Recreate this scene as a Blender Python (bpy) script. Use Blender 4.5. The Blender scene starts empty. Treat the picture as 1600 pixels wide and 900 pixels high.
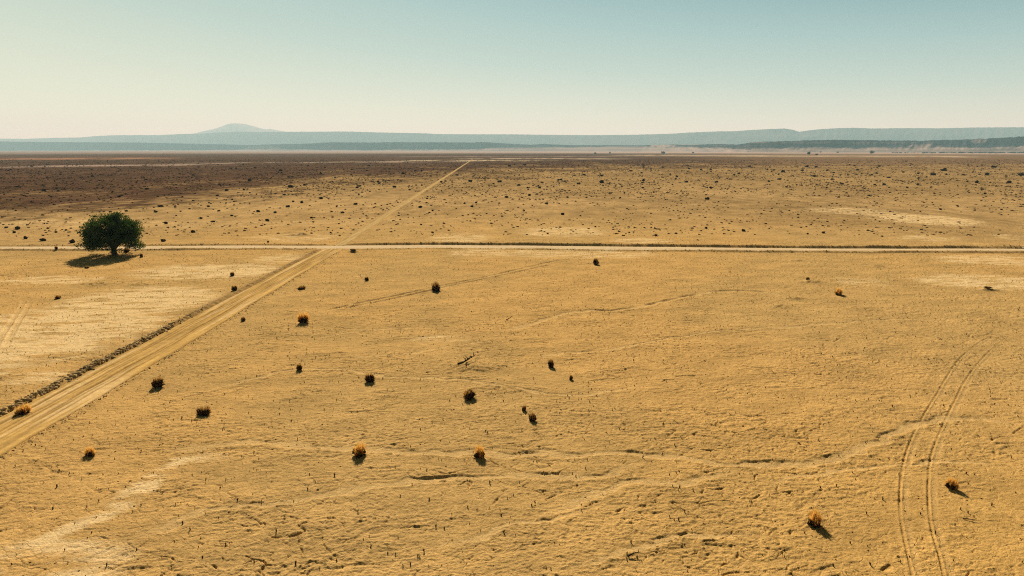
import bpy, math, random
import numpy as np

# ------------------------------------------------------------------ scene, camera
S = bpy.context.scene
COL = S.collection
rad = math.radians
rng = np.random.default_rng(11)
random.seed(11)
H = 20.0
F = 1067.0                      # focal length in pixels of a 1600 wide frame
PITCH = math.atan((450 - 234) / F)
SUN_EL, SUN_AZ = 31.5, -11.0    # azimuth from straight ahead (+Y), + to the right

def ray(px, py):
    x, y = (px - 800) / F, -(py - 450) / F
    c, s = math.cos(PITCH), math.sin(PITCH)
    return np.array([x, c + y * s, -s + y * c])

def gp(px, py):
    d = ray(px, py)
    t = -H / d[2]
    return d[0] * t, d[1] * t

def px_size(x, y):
    """metres per photo pixel at ground point x, y"""
    return (y * math.cos(PITCH) + H * math.sin(PITCH)) / F

cam = bpy.data.cameras.new('camera')
cam.sensor_width = 36
cam.lens = 36 * F / 1600
cam.clip_start = 0.5
cam.clip_end = 90000
co = bpy.data.objects.new('camera', cam)
COL.objects.link(co)
co.location = (0, 0, H)
co.rotation_euler = (math.pi / 2 - PITCH, 0, 0)
S.camera = co
S.view_settings.view_transform = 'Standard'
S.view_settings.look = 'None'
S.view_settings.gamma = 1
S.view_settings.exposure = 0.70
S.view_settings.use_curve_mapping = False
S.cycles.max_bounces = 5
S.cycles.diffuse_bounces = 2
S.cycles.volume_bounces = 0
S.cycles.transparent_max_bounces = 8
S.cycles.use_denoising = False
S.cycles.use_light_tree = False
S.cycles.filter_width = 1.1

def tag(o, label=None, cat=None, group=None, kind=None):
    if label: o['label'] = label
    if cat: o['category'] = cat
    if group: o['group'] = group
    if kind: o['kind'] = kind
    return o

def empty(name, loc):
    o = bpy.data.objects.new(name, None)
    o.empty_display_size = 0.3
    COL.objects.link(o)
    o.location = loc
    return o

def mesh_data(name, V, Fc, mats, mat_idx=None, smooth=False, col=None):
    """V (n,3) array; Fc (m,k) index array or list of such arrays"""
    me = bpy.data.meshes.new(name)
    if not isinstance(Fc, list):
        Fc = [Fc]
    Fc = [np.asarray(f, np.int32) for f in Fc if len(f)]
    V = np.asarray(V, np.float32)
    nl = sum(f.size for f in Fc)
    nf = sum(len(f) for f in Fc)
    me.vertices.add(len(V))
    me.vertices.foreach_set('co', V.ravel())
    me.loops.add(nl)
    me.loops.foreach_set('vertex_index', np.concatenate([f.ravel() for f in Fc]))
    me.polygons.add(nf)
    starts, k = [], 0
    for f in Fc:
        starts.append(k + np.arange(len(f)) * f.shape[1])
        k += f.size
    me.polygons.foreach_set('loop_start', np.concatenate(starts).astype(np.int32))
    if smooth:
        me.polygons.foreach_set('use_smooth', np.ones(nf, bool))
    for m in (mats if isinstance(mats, list) else [mats]):
        me.materials.append(m)
    if mat_idx is not None:
        me.polygons.foreach_set('material_index', np.asarray(mat_idx, np.int32))
    if col is not None:
        a = me.color_attributes.new('Col', 'FLOAT_COLOR', 'POINT')
        c4 = np.ones((len(V), 4), np.float32)
        c4[:, :3] = col
        a.data.foreach_set('color', c4.ravel())
    me.update(calc_edges=True)
    me.validate()
    return me

def link(name, me, parent=None, loc=None):
    o = bpy.data.objects.new(name, me)
    COL.objects.link(o)
    if parent: o.parent = parent
    if loc is not None: o.location = loc
    return o

# ------------------------------------------------------------------ noise
_T = 1024
_g = np.random.default_rng(3)
_ang = _g.random((_T, _T)) * 2 * math.pi
_GX, _GY = np.cos(_ang).astype(np.float32), np.sin(_ang).astype(np.float32)
_VAL = _g.random((_T, _T)).astype(np.float32)

def noise(x, y, seed=0):
    x = np.asarray(x, np.float64) + seed * 37.17
    y = np.asarray(y, np.float64) + seed * 91.73
    xi, yi = np.floor(x), np.floor(y)
    fx, fy = (x - xi).astype(np.float32), (y - yi).astype(np.float32)
    xi, yi = xi.astype(np.int64) & (_T - 1), yi.astype(np.int64) & (_T - 1)
    xj, yj = (xi + 1) & (_T - 1), (yi + 1) & (_T - 1)
    u, v = fx * fx * fx * (fx * (fx * 6 - 15) + 10), fy * fy * fy * (fy * (fy * 6 - 15) + 10)
    a = _GX[xi, yi] * fx + _GY[xi, yi] * fy
    b = _GX[xj, yi] * (fx - 1) + _GY[xj, yi] * fy
    c = _GX[xi, yj] * fx + _GY[xi, yj] * (fy - 1)
    d = _GX[xj, yj] * (fx - 1) + _GY[xj, yj] * (fy - 1)
    return 1.5 * ((a * (1 - u) + b * u) * (1 - v) + (c * (1 - u) + d * u) * v)

def fbm(x, y, octaves=4, seed=0, gain=0.5):
    s, a = 0, 1.0
    for k in range(octaves):
        s = s + a * noise(x, y, seed + k * 5)
        x, y, a = x * 2.03, y * 2.03, a * gain
    return s

def cells(x, y, seed=0):
    """Voronoi F2 - F1: zero on the cracks"""
    xi, yi = np.floor(x).astype(np.int64), np.floor(y).astype(np.int64)
    f1 = np.full(x.shape, 9.0, np.float32)
    f2 = np.full(x.shape, 9.0, np.float32)
    for i in (-1, 0, 1):
        for j in (-1, 0, 1):
            a, b = (xi + i + seed) & (_T - 1), (yi + j) & (_T - 1)
            px, py = xi + i + _VAL[a, b], yi + j + _VAL[b, a]
            d = np.hypot(px - x, py - y).astype(np.float32)
            f2 = np.minimum(f2, np.maximum(f1, d))
            f1 = np.minimum(f1, d)
    return f2 - f1

def sstep(a, b, x):
    t = np.clip((x - a) / (b - a), 0, 1)
    return t * t * (3 - 2 * t)

def line_dist(X, Y, P):
    """distance to a ground polyline, signed (+ = left of its direction), and the run along it"""
    best = np.full(X.shape, 1e9)
    sign = np.zeros(X.shape)
    run = np.zeros(X.shape)
    acc = 0
    for (x0, y0), (x1, y1) in zip(P[:-1], P[1:]):
        dx, dy = x1 - x0, y1 - y0
        L2 = dx * dx + dy * dy
        t = np.clip(((X - x0) * dx + (Y - y0) * dy) / L2, 0, 1)
        ex, ey = X - (x0 + t * dx), Y - (y0 + t * dy)
        d = ex * ex + ey * ey
        m = d < best
        best = np.where(m, d, best)
        sign = np.where(m, np.sign(dx * ey - dy * ex), sign)
        run = np.where(m, acc + t * math.sqrt(L2), run)
        acc += math.sqrt(L2)
    return np.sqrt(best) * sign, run, acc

def smooth_line(P, n=4):
    """Catmull-Rom through the points"""
    P = [np.array(p, float) for p in P]
    P = [2 * P[0] - P[1]] + P + [2 * P[-1] - P[-2]]
    out = []
    for i in range(1, len(P) - 2):
        for k in range(n):
            t = k / n
            a, b, c, d = P[i - 1:i + 3]
            out.append(0.5 * (2 * b + (c - a) * t + (2 * a - 5 * b + 4 * c - d) * t * t + (3 * b - a - 3 * c + d) * t ** 3))
    out.append(P[-2])
    return out

# ------------------------------------------------------------------ lie of the land
ROAD_X = np.array([-600, -106, -70, -37.8, -15, 0, 26.6, 52, 103, 600.])
ROAD_Y = np.array([139, 140.0, 140.8, 142.2, 142.6, 142.2, 140.9, 138.9, 136.8, 118.])
_rx = np.linspace(-600, 600, 2401)
_ry = np.interp(_rx, ROAD_X, ROAD_Y)
_k = np.ones(61) / 61
_ry = np.convolve(np.pad(_ry, 30, mode='edge'), _k, 'valid')
def road_y(x): return np.interp(x, _rx, _ry)
ROAD_W = 2.5
TRACK_X = -36.7
def track_x(y):
    return np.where(y < 142, -36.45 - (y - 45) * .004 + .12 * np.sin(y * .09), -36.83 + .12 * math.sin(12.8) - (y - 142) * .0352)
def track_w(y): return np.where(y < 142, np.interp(y, [45, 130], [2.4, 1.75]), .95)
TRACK_END = 1450.0

def pix(P): return [gp(*p) for p in P]

TYRES = [pix([(1432, 930), (1426, 900), (1412.5, 839), (1406, 789), (1410, 733), (1422, 692), (1444, 650), (1464, 617), (1478, 592), (1494, 567), (1511, 550), (1528, 537.5), (1556, 522), (1580, 514)]),
         pix([(1484, 935), (1475, 900), (1467, 867), (1455.6, 828), (1451, 789), (1451, 747), (1457, 705.6), (1481, 650), (1492, 628), (1506, 599), (1522, 575), (1542, 553), (1564, 535), (1580, 527)])]
OLD_TRACK = [pix([(505, 487), (560, 474), (610, 464), (680, 448), (760, 432), (850, 412), (900, 404)]),
             pix([(525, 484), (590, 472), (640, 461), (700, 447), (780, 431), (870, 412)])]
LEFT_TRACK = [pix([(-10, 545), (3, 525), (17, 505), (28, 488), (38, 468)]), pix([(8, 545), (17, 525), (28, 505), (37, 490), (47, 470)])]
TURN = [pix([(425, 389.5), (455, 391.5), (478, 395), (488, 399.5), (482, 405), (470, 412)]),
        pix([(445, 389), (470, 391), (490, 395.5), (496, 400), (490, 406), (474, 416)])]
WASH = [  # dry rills: pixels, half width m, depth m
    ([(230, 707), (300, 702), (385, 692), (470, 697), (560, 703), (650, 705), (780, 708), (900, 708), (960, 702), (1040, 712), (1120, 722), (1210, 725), (1290, 718), (1350, 700), (1400, 675), (1440, 662), (1500, 655), (1620, 670)], 0.45, 0.049),
    ([(160, 850), (240, 834), (290, 810), (340, 797), (400, 793), (470, 782), (540, 767), (640, 752), (740, 745), (850, 742), (910, 745), (960, 735), (1010, 712)], 0.36, 0.046),
    ([(820, 800), (880, 792), (930, 770), (1000, 750), (1070, 752), (1100, 745), (1160, 726)], 0.36, 0.049),
    ([(300, 612), (350, 603), (450, 579), (520, 577), (600, 588), (680, 592), (760, 598), (830, 610), (900, 618), (960, 608), (1010, 603)], 0.29, 0.034),
    ([(780, 520), (840, 502), (900, 487), (960, 485), (1010, 478), (1060, 466), (1120, 455), (1190, 455), (1230, 466)], 0.45, 0.085),
    ([(530, 560), (580, 558), (640, 552), (700, 542), (790, 530)], 0.22, 0.027),
    ([(480, 530), (520, 523), (570, 515), (700, 512)], 0.22, 0.023),
    ([(1180, 760), (1260, 742), (1330, 735), (1390, 728), (1500, 722), (1600, 735)], 0.25, 0.023),
    ([(820, 560), (880, 552), (960, 545), (1100, 520), (1250, 510), (1400, 500), (1500, 505)], 0.29, 0.027),
    ([(640, 860), (720, 845), (800, 825), (900, 800), (960, 790)], 0.22, 0.027),
    ([(860, 900), (920, 876), (1000, 860), (1060, 838), (1120, 842), (1210, 830)], 0.25, 0.034),
]
WASH = [(smooth_line(pix(P), 3), w, d) for P, w, d in WASH]
TYRES = [smooth_line(P, 3) for P in TYRES]

MOUNDS = [(1268, 441, 1.9, .32), (1243, 467, 1.8, .3), (1219, 479, 1.9, .25), (735, 573, 2.6, .22), (468, 368, 3.6, .55), (552, 394, 1.6, .4), (1245, 408, 1.2, .25), (1370, 416, 1.3, .25), (1545, 453, 1.6, .3), (150, 444, 3.0, .28), (220, 444, 2.2, .25)]
PALE = [  # pixel centre, half extents in pixels, strength
    (60, 520, 190, 55, .9), (215, 470, 130, 28, .88), (330, 424, 130, 13, .9), (80, 437, 90, 8, .7), (40, 588, 80, 12, .7),
    (440, 404, 50, 9, .6), (880, 362, 80, 9, .68), (1000, 376, 60, 5, .6), (900, 396, 160, 9, .6), (1440, 342, 80, 11, .85), (1330, 330, 80, 8, .6),
    (1560, 407, 110, 9, .72), (1540, 440, 115, 14, .75), (1345, 440, 50, 8, .5), (720, 372, 60, 10, .6), (690, 530, 70, 8, .45), (752, 395, 60, 9, .6),
    (70, 885, 160, 52, .68), (150, 862, 80, 34, .45), (320, 716, 60, 9, .6), (1450, 372, 60, 6, .5), (1590, 372, 40, 8, .5), (300, 350, 300, 9, .35), (80, 348, 120, 8, .4), (560, 345, 120, 7, .35), (460, 372, 90, 8, .5)]
STREAK = pix([(60, 850), (130, 818), (180, 793), (215, 768), (250, 740), (285, 722)])

def rolling(X, Y):
    return 0.16 * fbm(X / 34, Y / 27, 2, 2) * sstep(1500, 300, np.hypot(X, Y))

def land(X, Y, fine=True):
    """height and albedo of the open ground"""
    X, Y = np.asarray(X, float), np.asarray(Y, float)
    D = np.hypot(X, Y)
    near = D < 320
    B = rolling(X, Y)
    rough = np.zeros(X.shape)
    vr = Y - road_y(X)
    vt = np.abs(X - track_x(Y))
    # ---- masks of the pale salt
    pale = np.zeros(X.shape)
    ca, sa = math.cos(0.16), math.sin(0.16)
    Xr, Yr = X * ca + Y * sa, -X * sa + Y * ca
    streaks = fbm(Xr / 5.5, Yr / 1.7, 4, 17)
    for px, py, ax, ay, st in PALE:
        cx, cy = gp(px, py)
        w, hgt = ax * px_size(cx, cy), abs(gp(px, py - ay)[1] - gp(px, py + ay)[1]) / 2
        q = ((X - cx) / w) ** 2 + ((Y - cy) / hgt) ** 2
        pale = np.maximum(pale, st * np.clip(1.35 - q, 0, 1))
    d, run, L = line_dist(X, Y, STREAK)
    pale = np.maximum(pale, .8 * np.clip(1.4 - np.abs(d) / (0.5 + .7 * np.sin(np.clip(run / L, 0, 1) * 3.1)), 0, 1))
    pale = np.where(vt < 2.4, 0, pale) * (1 - sstep(-4, -2.5, vr) * sstep(4.5, 3, vr))
    pale = sstep(0.18, 0.80, pale * (0.78 + 0.62 * streaks + .42 * fbm(Xr / 2.6, Yr / .55, 3, 151)))
    groove = np.zeros(X.shape)          # tint of the compacted floors
    if fine:
        xs, ys, bs = Xr[near], Yr[near], B[near]
        pl = pale[near]
        xn, yn = X[near], Y[near]
        wx, wy = noise(xs / 2.1, ys / 1.4, 31), noise(xs / 2.1, ys / 1.4, 32)
        r = 0.024 * np.abs(noise(xs / 2.4 + .5 * wx, ys / 0.9 + .5 * wy, 4)) ** .8
        band = sstep(-.25, .5, noise(xs / 22, ys / 8, 9))
        r += (0.012 + .014 * band) * noise(xs / .62 + .6 * wx, ys / .42 + .6 * wy, 5)
        r += (0.014 + .014 * band) * noise(xs / .26, ys / .17, 6)
        # curled plates of crust with sharp broken rims, three sizes
        p1 = noise(xs / .85 + .7 * wx, ys / .36 + .7 * wy, 8)
        p2 = noise(xs / .42, ys / .19, 13)
        sc = noise(xs / 3.0 + .9 * wx, ys / 1.0 + .9 * wy, 18)
        gate = noise(xs / 5, ys / 3.5, 12)
        r += .026 * sstep(.10, .17, p1) * sstep(-.28, .18, gate + .5 * band - .2)
        r += .020 * sstep(.14, .22, p2) * sstep(-.35, .2, noise(xs / 3, ys / 2.4, 19) + .4 * band)
        r += .042 * sstep(.03, .07, sc) * sstep(.0, .35, gate)
        # mud cracks, mostly on the right and near the bottom
        cr = cells(xn / 2.3 + .35 * wx, yn / 1.9 + .35 * wy, 5)
        cm = sstep(-.05, .35, noise(xn / 13, yn / 10, 15) + .25 * sstep(-5, 20, xn) - .1)
        r -= 0.11 * sstep(.055, .012, cr) * cm * sstep(-.15, .25, noise(xn / 1.2, yn / 1.2, 51))
        cr2 = cells(xn / 1.05 + .3 * wy, yn / .85 + .3 * wx, 25)
        r -= 0.055 * sstep(.085, .02, cr2) * sstep(.0, .3, noise(xn / .9, yn / .7, 52)) * sstep(-.3, .2, noise(xn / 8, yn / 6, 53) + .3 * cm)
        r += 0.014 * sstep(.20, .07, cr) * cm
        r *= (1 - .45 * pl)
        g = np.zeros(xn.shape)
        for P, w, dp in WASH:
            a = np.array(P)
            m = (xn > a[:, 0].min() - 3) & (xn < a[:, 0].max() + 3) & (yn > a[:, 1].min() - 3) & (yn < a[:, 1].max() + 3)
            if not m.any(): continue
            d, run, L = line_dist(xn[m], yn[m], P)
            d = d + .5 * noise(xn[m] / 2.2, yn[m] / 1.6, 21) + .2 * noise(xn[m] / .7, yn[m] / .5, 22)
            dp = dp * np.clip(.7 + 1.3 * noise(run / 3.1, run * 0, 23), .1, 1.15)
            ends = sstep(0, 4, run) * sstep(L, L - 4, run)
            fl = sstep(w * 1.25, w * .6, np.abs(d)) * ends
            r[m] = r[m] * (1 - .8 * fl) - 1.6 * dp * fl + .03 * ends * np.exp(-((d + w * 1.5) / .3) ** 2)
            g[m] = np.maximum(g[m], fl)
        ruts = [(P, .042, .085) for P in TYRES] + [(P, .11, .30) for P in OLD_TRACK] + [(P, .06, .3) for P in LEFT_TRACK + TURN]
        for P, deep, big in ruts:
            a = np.array(P)
            m = (xn > a[:, 0].min() - 2) & (xn < a[:, 0].max() + 2) & (yn > a[:, 1].min() - 2) & (yn < a[:, 1].max() + 2)
            if not m.any(): continue
            d, run, L = line_dist(xn[m], yn[m], P)
            tail = 9 if big < .15 else 3
            ends = sstep(0, 3, run) * sstep(L, L - tail, run) * (1 if big > .15 else np.clip(.75 + .8 * noise(run / 3.5, run * 0, 26), .15, 1))
            fl = sstep(big * 1.05, big * .75, np.abs(d)) * ends
            r[m] = r[m] * (1 - .9 * fl) - deep * fl * np.clip(.9 + .9 * noise(run / 1.7, run * 0, 24), .3, 1.4) + .03 * ends * np.exp(-((np.abs(d) - big * 1.45) / .1) ** 2)
            if big < .15:            # pressed strip beside the tyre's deep edge
                strip_ = np.exp(-((d + .28) / .17) ** 4) * ends
                r[m] = r[m] * (1 - .7 * strip_) - .012 * strip_
                g[m] = np.maximum(g[m], .55 * strip_)
            else:
                g[m] = np.maximum(g[m], .8 * fl)
        for px, py, w, hh in MOUNDS:
            cx, cy = gp(px, py)
            q = ((xn - cx) / w) ** 2 + ((yn - cy) / (w * .6)) ** 2
            r += hh * np.exp(-q * 1.6) * (1 + .6 * noise(xn / .7, yn / .7, 61))
        rough[near] = r
        groove[near] = g
    # ---- gravel road bed with its graded banks
    bedr = sstep(ROAD_W + .5, ROAD_W - .1, np.abs(vr))
    wob = noise(X / 9, Y * 0, 41) + .5 * noise(X / 2.3, Y / 3, 42)
    gap = 1 - .85 * sstep(2.2, 1.2, np.abs(X - track_x(Y) + .4 * (vr > 0)) - .5) * (vr > 0)
    far_h = np.interp(X, [-600, -60, -36, -30, 0, 60, 110, 600], [.20, .22, .22, .42, .50, .46, .50, .4]) * (1 + .22 * wob) * gap
    near_h = np.interp(X, [-600, -110, -45, -30, -10, 20, 50, 100, 600], [.34, .36, .26, .14, .14, .24, .36, .40, .3]) * (1 + .35 * wob)
    near_h = near_h * (1 - .9 * sstep(4.5, 2.5, np.abs(X - TRACK_X - 1)))
    banks = far_h * np.exp(-((vr - 3.55) / .55) ** 2) + near_h * np.exp(-((vr + 3.6) / .55) ** 2)
    # ---- bed of the dirt track
    tw = track_w(Y)
    on = (Y > 8) & (Y < TRACK_END)
    bedt = np.where(on, sstep(tw + .45, tw - .15, vt), 0)
    mix = np.maximum(bedr, bedt)
    side = np.where(on, np.exp(-((X - track_x(Y) - (tw + .55)) / .3) ** 2) * .10 + np.exp(-((X - track_x(Y) + (tw + .6)) / .5) ** 2) * .22 * (Y < 138), 0)
    h = B + rough * (1 - mix) + banks + side * (1 + .6 * noise(X / 1.1, Y / 1.1, 55)) * (1 - bedr) - .09 * mix
    # ---- albedo
    A = Xr / 1.0
    big = fbm(X / 40, Y / 55, 3, 71)
    mid = fbm(Xr / 6, Yr / 3, 3, 76)
    sand = np.array([.492, .290, .095])
    olive = np.array([.455, .279, .096])
    orange = np.array([.510, .288, .078])
    k = sstep(-.4, .6, big + .3 * mid)[..., None]
    c = olive * (1 - k) + sand * k
    ko = (sstep(-10, 30, X) * sstep(60, 25, Y) * .8)[..., None]
    c = c * (1 - ko) + orange * ko
    c = c * (1 + .14 * mid[..., None])
    # duller, redder ground beyond the road
    u = H * F / np.maximum(D, 1)                # photo rows under the horizon
    a = 800 + X / np.maximum(Y, 1) * F * (Y > 1)
    fade = sstep(150, 75, u)[..., None]
    c = c * (1 - fade) + (np.array([.385, .240, .094]) * (1 + .12 * mid[..., None])) * fade
    fm = fbm(X / 6, Y / 13, 4, 141, .7) + .8 * fbm(X / 60, Y / 70, 2, 146)
    c = c * (1 + .24 * fade * fm[..., None])
    edge = np.interp(a, [-400, 0, 200, 400, 600, 750, 900, 1000, 1300, 1600, 2000], [90, 86, 80, 65, 49, 37, 32, 29, 25, 22, 21])
    speck = fbm(X / 9, Y / 14, 3, 81)
    broad = fbm(X / 60, Y / 110, 3, 85)
    dark = sstep(1.16, .62, u / edge + .24 * broad + .16 * speck + .10 * fm)
    kd = (dark * (.95 + .22 * speck))[..., None]
    kd = np.clip(kd, 0, 1)
    c = c * (1 - .26 * sstep(95, 28, u) * fade[..., 0])[..., None]
    brown = np.array([.078, .040, .022]) * (1 + .45 * speck[..., None] + .35 * fm[..., None])
    rb = sstep(980, 1300, a)[..., None]          # lighter on the right
    brown = brown * (1 - .35 * rb) + np.array([.34, .20, .085]) * .35 * rb
    c = c * (1 - kd) + brown * kd
    # dull band beyond the road on the right
    dull = np.exp(-((u - 96) / 17) ** 2) * sstep(850, 1000, a) * sstep(1700, 1500, a) * (.6 + .5 * broad)
    c = c * (1 - .32 * np.clip(dull, 0, 1)[..., None])
    # far strips of salt and silt
    lay = .9 * noise(X / 240, Y / 900, 91)
    def strip(u0, wd, a0, a1, colr, st, c):
        m = np.exp(-((u - u0 - lay) / wd) ** 2) * sstep(a0 - 40, a0 + 40, a) * sstep(a1 + 60, a1 - 60, a)
        m = (np.clip(m * (.75 + 1.3 * noise(X / 55, Y / 160, 93) + .8 * noise(X / 14, Y / 160, 94)), 0, 1) * st)[..., None]
        return c * (1 - m) + np.array(colr) * m
    c = strip(20.5, 1.2, -200, 330, (.43, .30, .22), .75, c)
    c = strip(18.4, .9, 300, 700, (.45, .33, .23), .75, c)
    c = strip(16.6, .9, 640, 830, (.55, .42, .25), .9, c)
    c = strip(13.4, .7, 730, 960, (.50, .38, .25), .8, c)
    c = strip(11.2, 1.3, -300, 260, (.42, .21, .11), .85, c)
    c = strip(8.6, .8, 960, 1500, (.52, .37, .22), .8, c)
    c = strip(10.4, .6, 620, 1000, (.36, .25, .18), .5, c)
    # dusty fan in front of the hills
    fan = sstep(6.5, 4.0, u + .35 * noise(X / 900, Y / 900, 95)) * np.interp(a, [0, 500, 900, 1100, 1700], [.45, .7, .9, 1, 1])
    fan = fan[..., None]
    c = c * (1 - fan) + np.array([.40, .265, .185]) * fan
    kp = (pale * .84)[..., None]
    c = c * (1 - kp) + np.array([.70, .485, .225]) * kp
    gm = (groove * .5)[..., None]
    c = c * (1 - gm) + np.array([.56, .365, .145]) * gm
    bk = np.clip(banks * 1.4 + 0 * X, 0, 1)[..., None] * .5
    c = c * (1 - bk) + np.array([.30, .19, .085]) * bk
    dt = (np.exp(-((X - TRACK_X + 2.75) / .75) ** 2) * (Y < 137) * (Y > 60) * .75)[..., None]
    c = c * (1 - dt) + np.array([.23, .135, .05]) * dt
    return h, np.clip(c, .01, .9)

def ground_z(x, y):
    return float(land(np.array([x]), np.array([y]))[0][0])

# ------------------------------------------------------------------ materials
def new_mat(name):
    m = bpy.data.materials.new(name)
    m.use_nodes = True
    nt = m.node_tree
    b = nt.nodes['Principled BSDF']
    b.inputs['Roughness'].default_value = 1
    b.inputs['Specular IOR Level'].default_value = 0.0
    return m, nt, b

def earth_mat(name, bump=1.0, cracks=True):
    m, nt, b = new_mat(name)
    N, L = nt.nodes.new, nt.links.new
    at = N('ShaderNodeAttribute'); at.attribute_name = 'Col'
    geo = N('ShaderNodeNewGeometry')
    def nz(scale, detail, rough=.6):
        n = N('ShaderNodeTexNoise'); n.inputs['Scale'].default_value = scale
        n.inputs['Detail'].default_value = detail; n.inputs['Roughness'].default_value = rough
        L(geo.outputs['Position'], n.inputs['Vector']); return n
    a, f = nz(1.3, 5, .65), nz(9, 4, .7)
    mr = N('ShaderNodeMapRange'); mr.inputs['From Min'].default_value = .25; mr.inputs['From Max'].default_value = .75
    mr.inputs['To Min'].default_value = .82; mr.inputs['To Max'].default_value = 1.18
    L(a.outputs['Fac'], mr.inputs['Value'])
    mr2 = N('ShaderNodeMapRange'); mr2.inputs['From Min'].default_value = .25; mr2.inputs['From Max'].default_value = .75
    mr2.inputs['To Min'].default_value = .66; mr2.inputs['To Max'].default_value = 1.3
    L(f.outputs['Fac'], mr2.inputs['Value'])
    mu = N('ShaderNodeMath'); mu.operation = 'MULTIPLY'
    L(mr.outputs[0], mu.inputs[0]); L(mr2.outputs[0], mu.inputs[1])
    vm = N('ShaderNodeVectorMath'); vm.operation = 'SCALE'
    L(at.outputs['Color'], vm.inputs[0]); L(mu.outputs[0], vm.inputs['Scale'])
    L(vm.outputs[0], b.inputs['Base Color'])
    n1, n2 = nz(3.6, 6, .75), nz(14, 3, .65)
    b1 = N('ShaderNodeBump'); b1.inputs['Strength'].default_value = min(1, .9 * bump); b1.inputs['Distance'].default_value = .075 * bump
    L(n1.outputs['Fac'], b1.inputs['Height'])
    b2 = N('ShaderNodeBump'); b2.inputs['Strength'].default_value = .8 * min(1, bump); b2.inputs['Distance'].default_value = .04 * bump
    L(n2.outputs['Fac'], b2.inputs['Height']); L(b1.outputs[0], b2.inputs['Normal'])
    last = b2
    if cracks:
        wn = nz(.9, 3)
        add = N('ShaderNodeVectorMath'); add.operation = 'MULTIPLY_ADD'
        L(wn.outputs['Color'], add.inputs[0]); add.inputs[1].default_value = (.9, .9, 0); L(geo.outputs['Position'], add.inputs[2])
        vo = N('ShaderNodeTexVoronoi'); vo.feature = 'DISTANCE_TO_EDGE'; vo.inputs['Scale'].default_value = 1.25
        L(add.outputs[0], vo.inputs['Vector'])
        cr = N('ShaderNodeMapRange'); cr.inputs['From Min'].default_value = .0; cr.inputs['From Max'].default_value = .045
        L(vo.outputs['Distance'], cr.inputs['Value'])
        b3 = N('ShaderNodeBump'); b3.inputs['Strength'].default_value = .55; b3.inputs['Distance'].default_value = .03
        L(cr.outputs[0], b3.inputs['Height']); L(b2.outputs[0], b3.inputs['Normal'])
        last = b3
    L(last.outputs[0], b.inputs['Normal'])
    return m

M_GROUND = earth_mat('cracked_sand')
M_ROAD = earth_mat('graded_gravel', .35, False)
M_CLOD = earth_mat('clod_earth', .8, False)

def leaf_mat(name, c1, c2, transl, tcol=None, scale=3.0):
    """thin dry or green foliage: diffuse with light coming through"""
    m, nt, b = new_mat(name)
    N, L = nt.nodes.new, nt.links.new
    oi = N('ShaderNodeTexNoise'); oi.inputs['Scale'].default_value = scale; oi.inputs['Detail'].default_value = 3
    tc = N('ShaderNodeTexCoord'); L(tc.outputs['Object'], oi.inputs['Vector'])
    rp = N('ShaderNodeValToRGB'); rp.color_ramp.elements[0].position = .35; rp.color_ramp.elements[1].position = .68
    rp.color_ramp.elements[0].color = (*c1, 1); rp.color_ramp.elements[1].color = (*c2, 1)
    L(oi.outputs['Fac'], rp.inputs[0]); L(rp.outputs[0], b.inputs['Base Color'])
    if transl:
        t = N('ShaderNodeBsdfTranslucent')
        t.inputs['Color'].default_value = (*(tcol or c2), 1)
        mx = N('ShaderNodeMixShader'); mx.inputs[0].default_value = transl
        L(b.outputs[0], mx.inputs[1]); L(t.outputs[0], mx.inputs[2])
        L(mx.outputs[0], nt.nodes['Material Output'].inputs['Surface'])
    return m

M_GOLD = leaf_mat('golden_twigs', (.46, .25, .055), (.76, .45, .11), .54, (.78, .43, .09), 6)
M_RUST = leaf_mat('rusty_twigs', (.15, .080, .026), (.42, .23, .062), .45, (.46, .24, .06), 6)
M_WOOD = leaf_mat('dark_wood', (.020, .013, .009), (.045, .028, .016), 0, None, 9)
M_SCRUB = leaf_mat('grey_scrub', (.040, .027, .014), (.085, .054, .022), 0, None, 2)
M_STICK = leaf_mat('dry_stick', (.045, .026, .012), (.10, .055, .022), 0, None, 5)
M_LEAF = leaf_mat('feathery_leaf', (.016, .033, .008), (.062, .102, .022), .16, (.09, .16, .022), .9)
M_BARK = leaf_mat('rough_bark', (.045, .030, .020), (.095, .065, .042), 0, None, 4)
M_STONE = leaf_mat('pale_stone', (.55, .50, .42), (.75, .70, .62), 0, None, 3)

# ------------------------------------------------------------------ ground sheet
def build_ground():
    fine_az = np.radians(np.linspace(-44, 44, 1500))
    coarse = np.radians(np.linspace(46.5, 313.5, 100))
    az = np.concatenate([fine_az, coarse])
    r = [6.0]
    while r[-1] < 38000:
        d = r[-1]
        r.append(d * (1.06 if d < 22 else 1.0018 if d < 90 else 1.0024 if d < 170 else 1.0045 if d < 420 else 1.018))
    r = np.array(r)
    R, A = np.meshgrid(r, az, indexing='ij')
    X, Y = R * np.sin(A), R * np.cos(A)
    h, c = land(X.ravel(), Y.ravel())
    nr, na = R.shape
    V = np.stack([X.ravel(), Y.ravel(), h], 1)
    V = np.vstack([V, [[0, 0, 0]]])
    c = np.vstack([c, c[:1]])
    i = np.arange(nr - 1)[:, None] * na
    j = np.arange(na)[None, :]
    jn = (j + 1) % na
    q = np.stack([i + j, i + jn, i + na + jn, i + na + j], -1).reshape(-1, 4)[:, ::-1]
    jj = np.arange(na)
    tri = np.stack([np.full(na, nr * na), (jj + 1) % na, jj], 1)
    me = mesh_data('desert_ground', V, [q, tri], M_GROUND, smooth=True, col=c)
    o = link('ground', me)
    tag(o, 'cracked ochre desert plain reaching out to the hazy hills', 'ground', kind='structure')

build_ground()

def grid_faces(n, m):
    i, j = np.meshgrid(np.arange(n - 1), np.arange(m - 1), indexing='ij')
    k = i * m + j
    return np.stack([k, k + m, k + m + 1, k + 1], -1).reshape(-1, 4)

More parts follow.
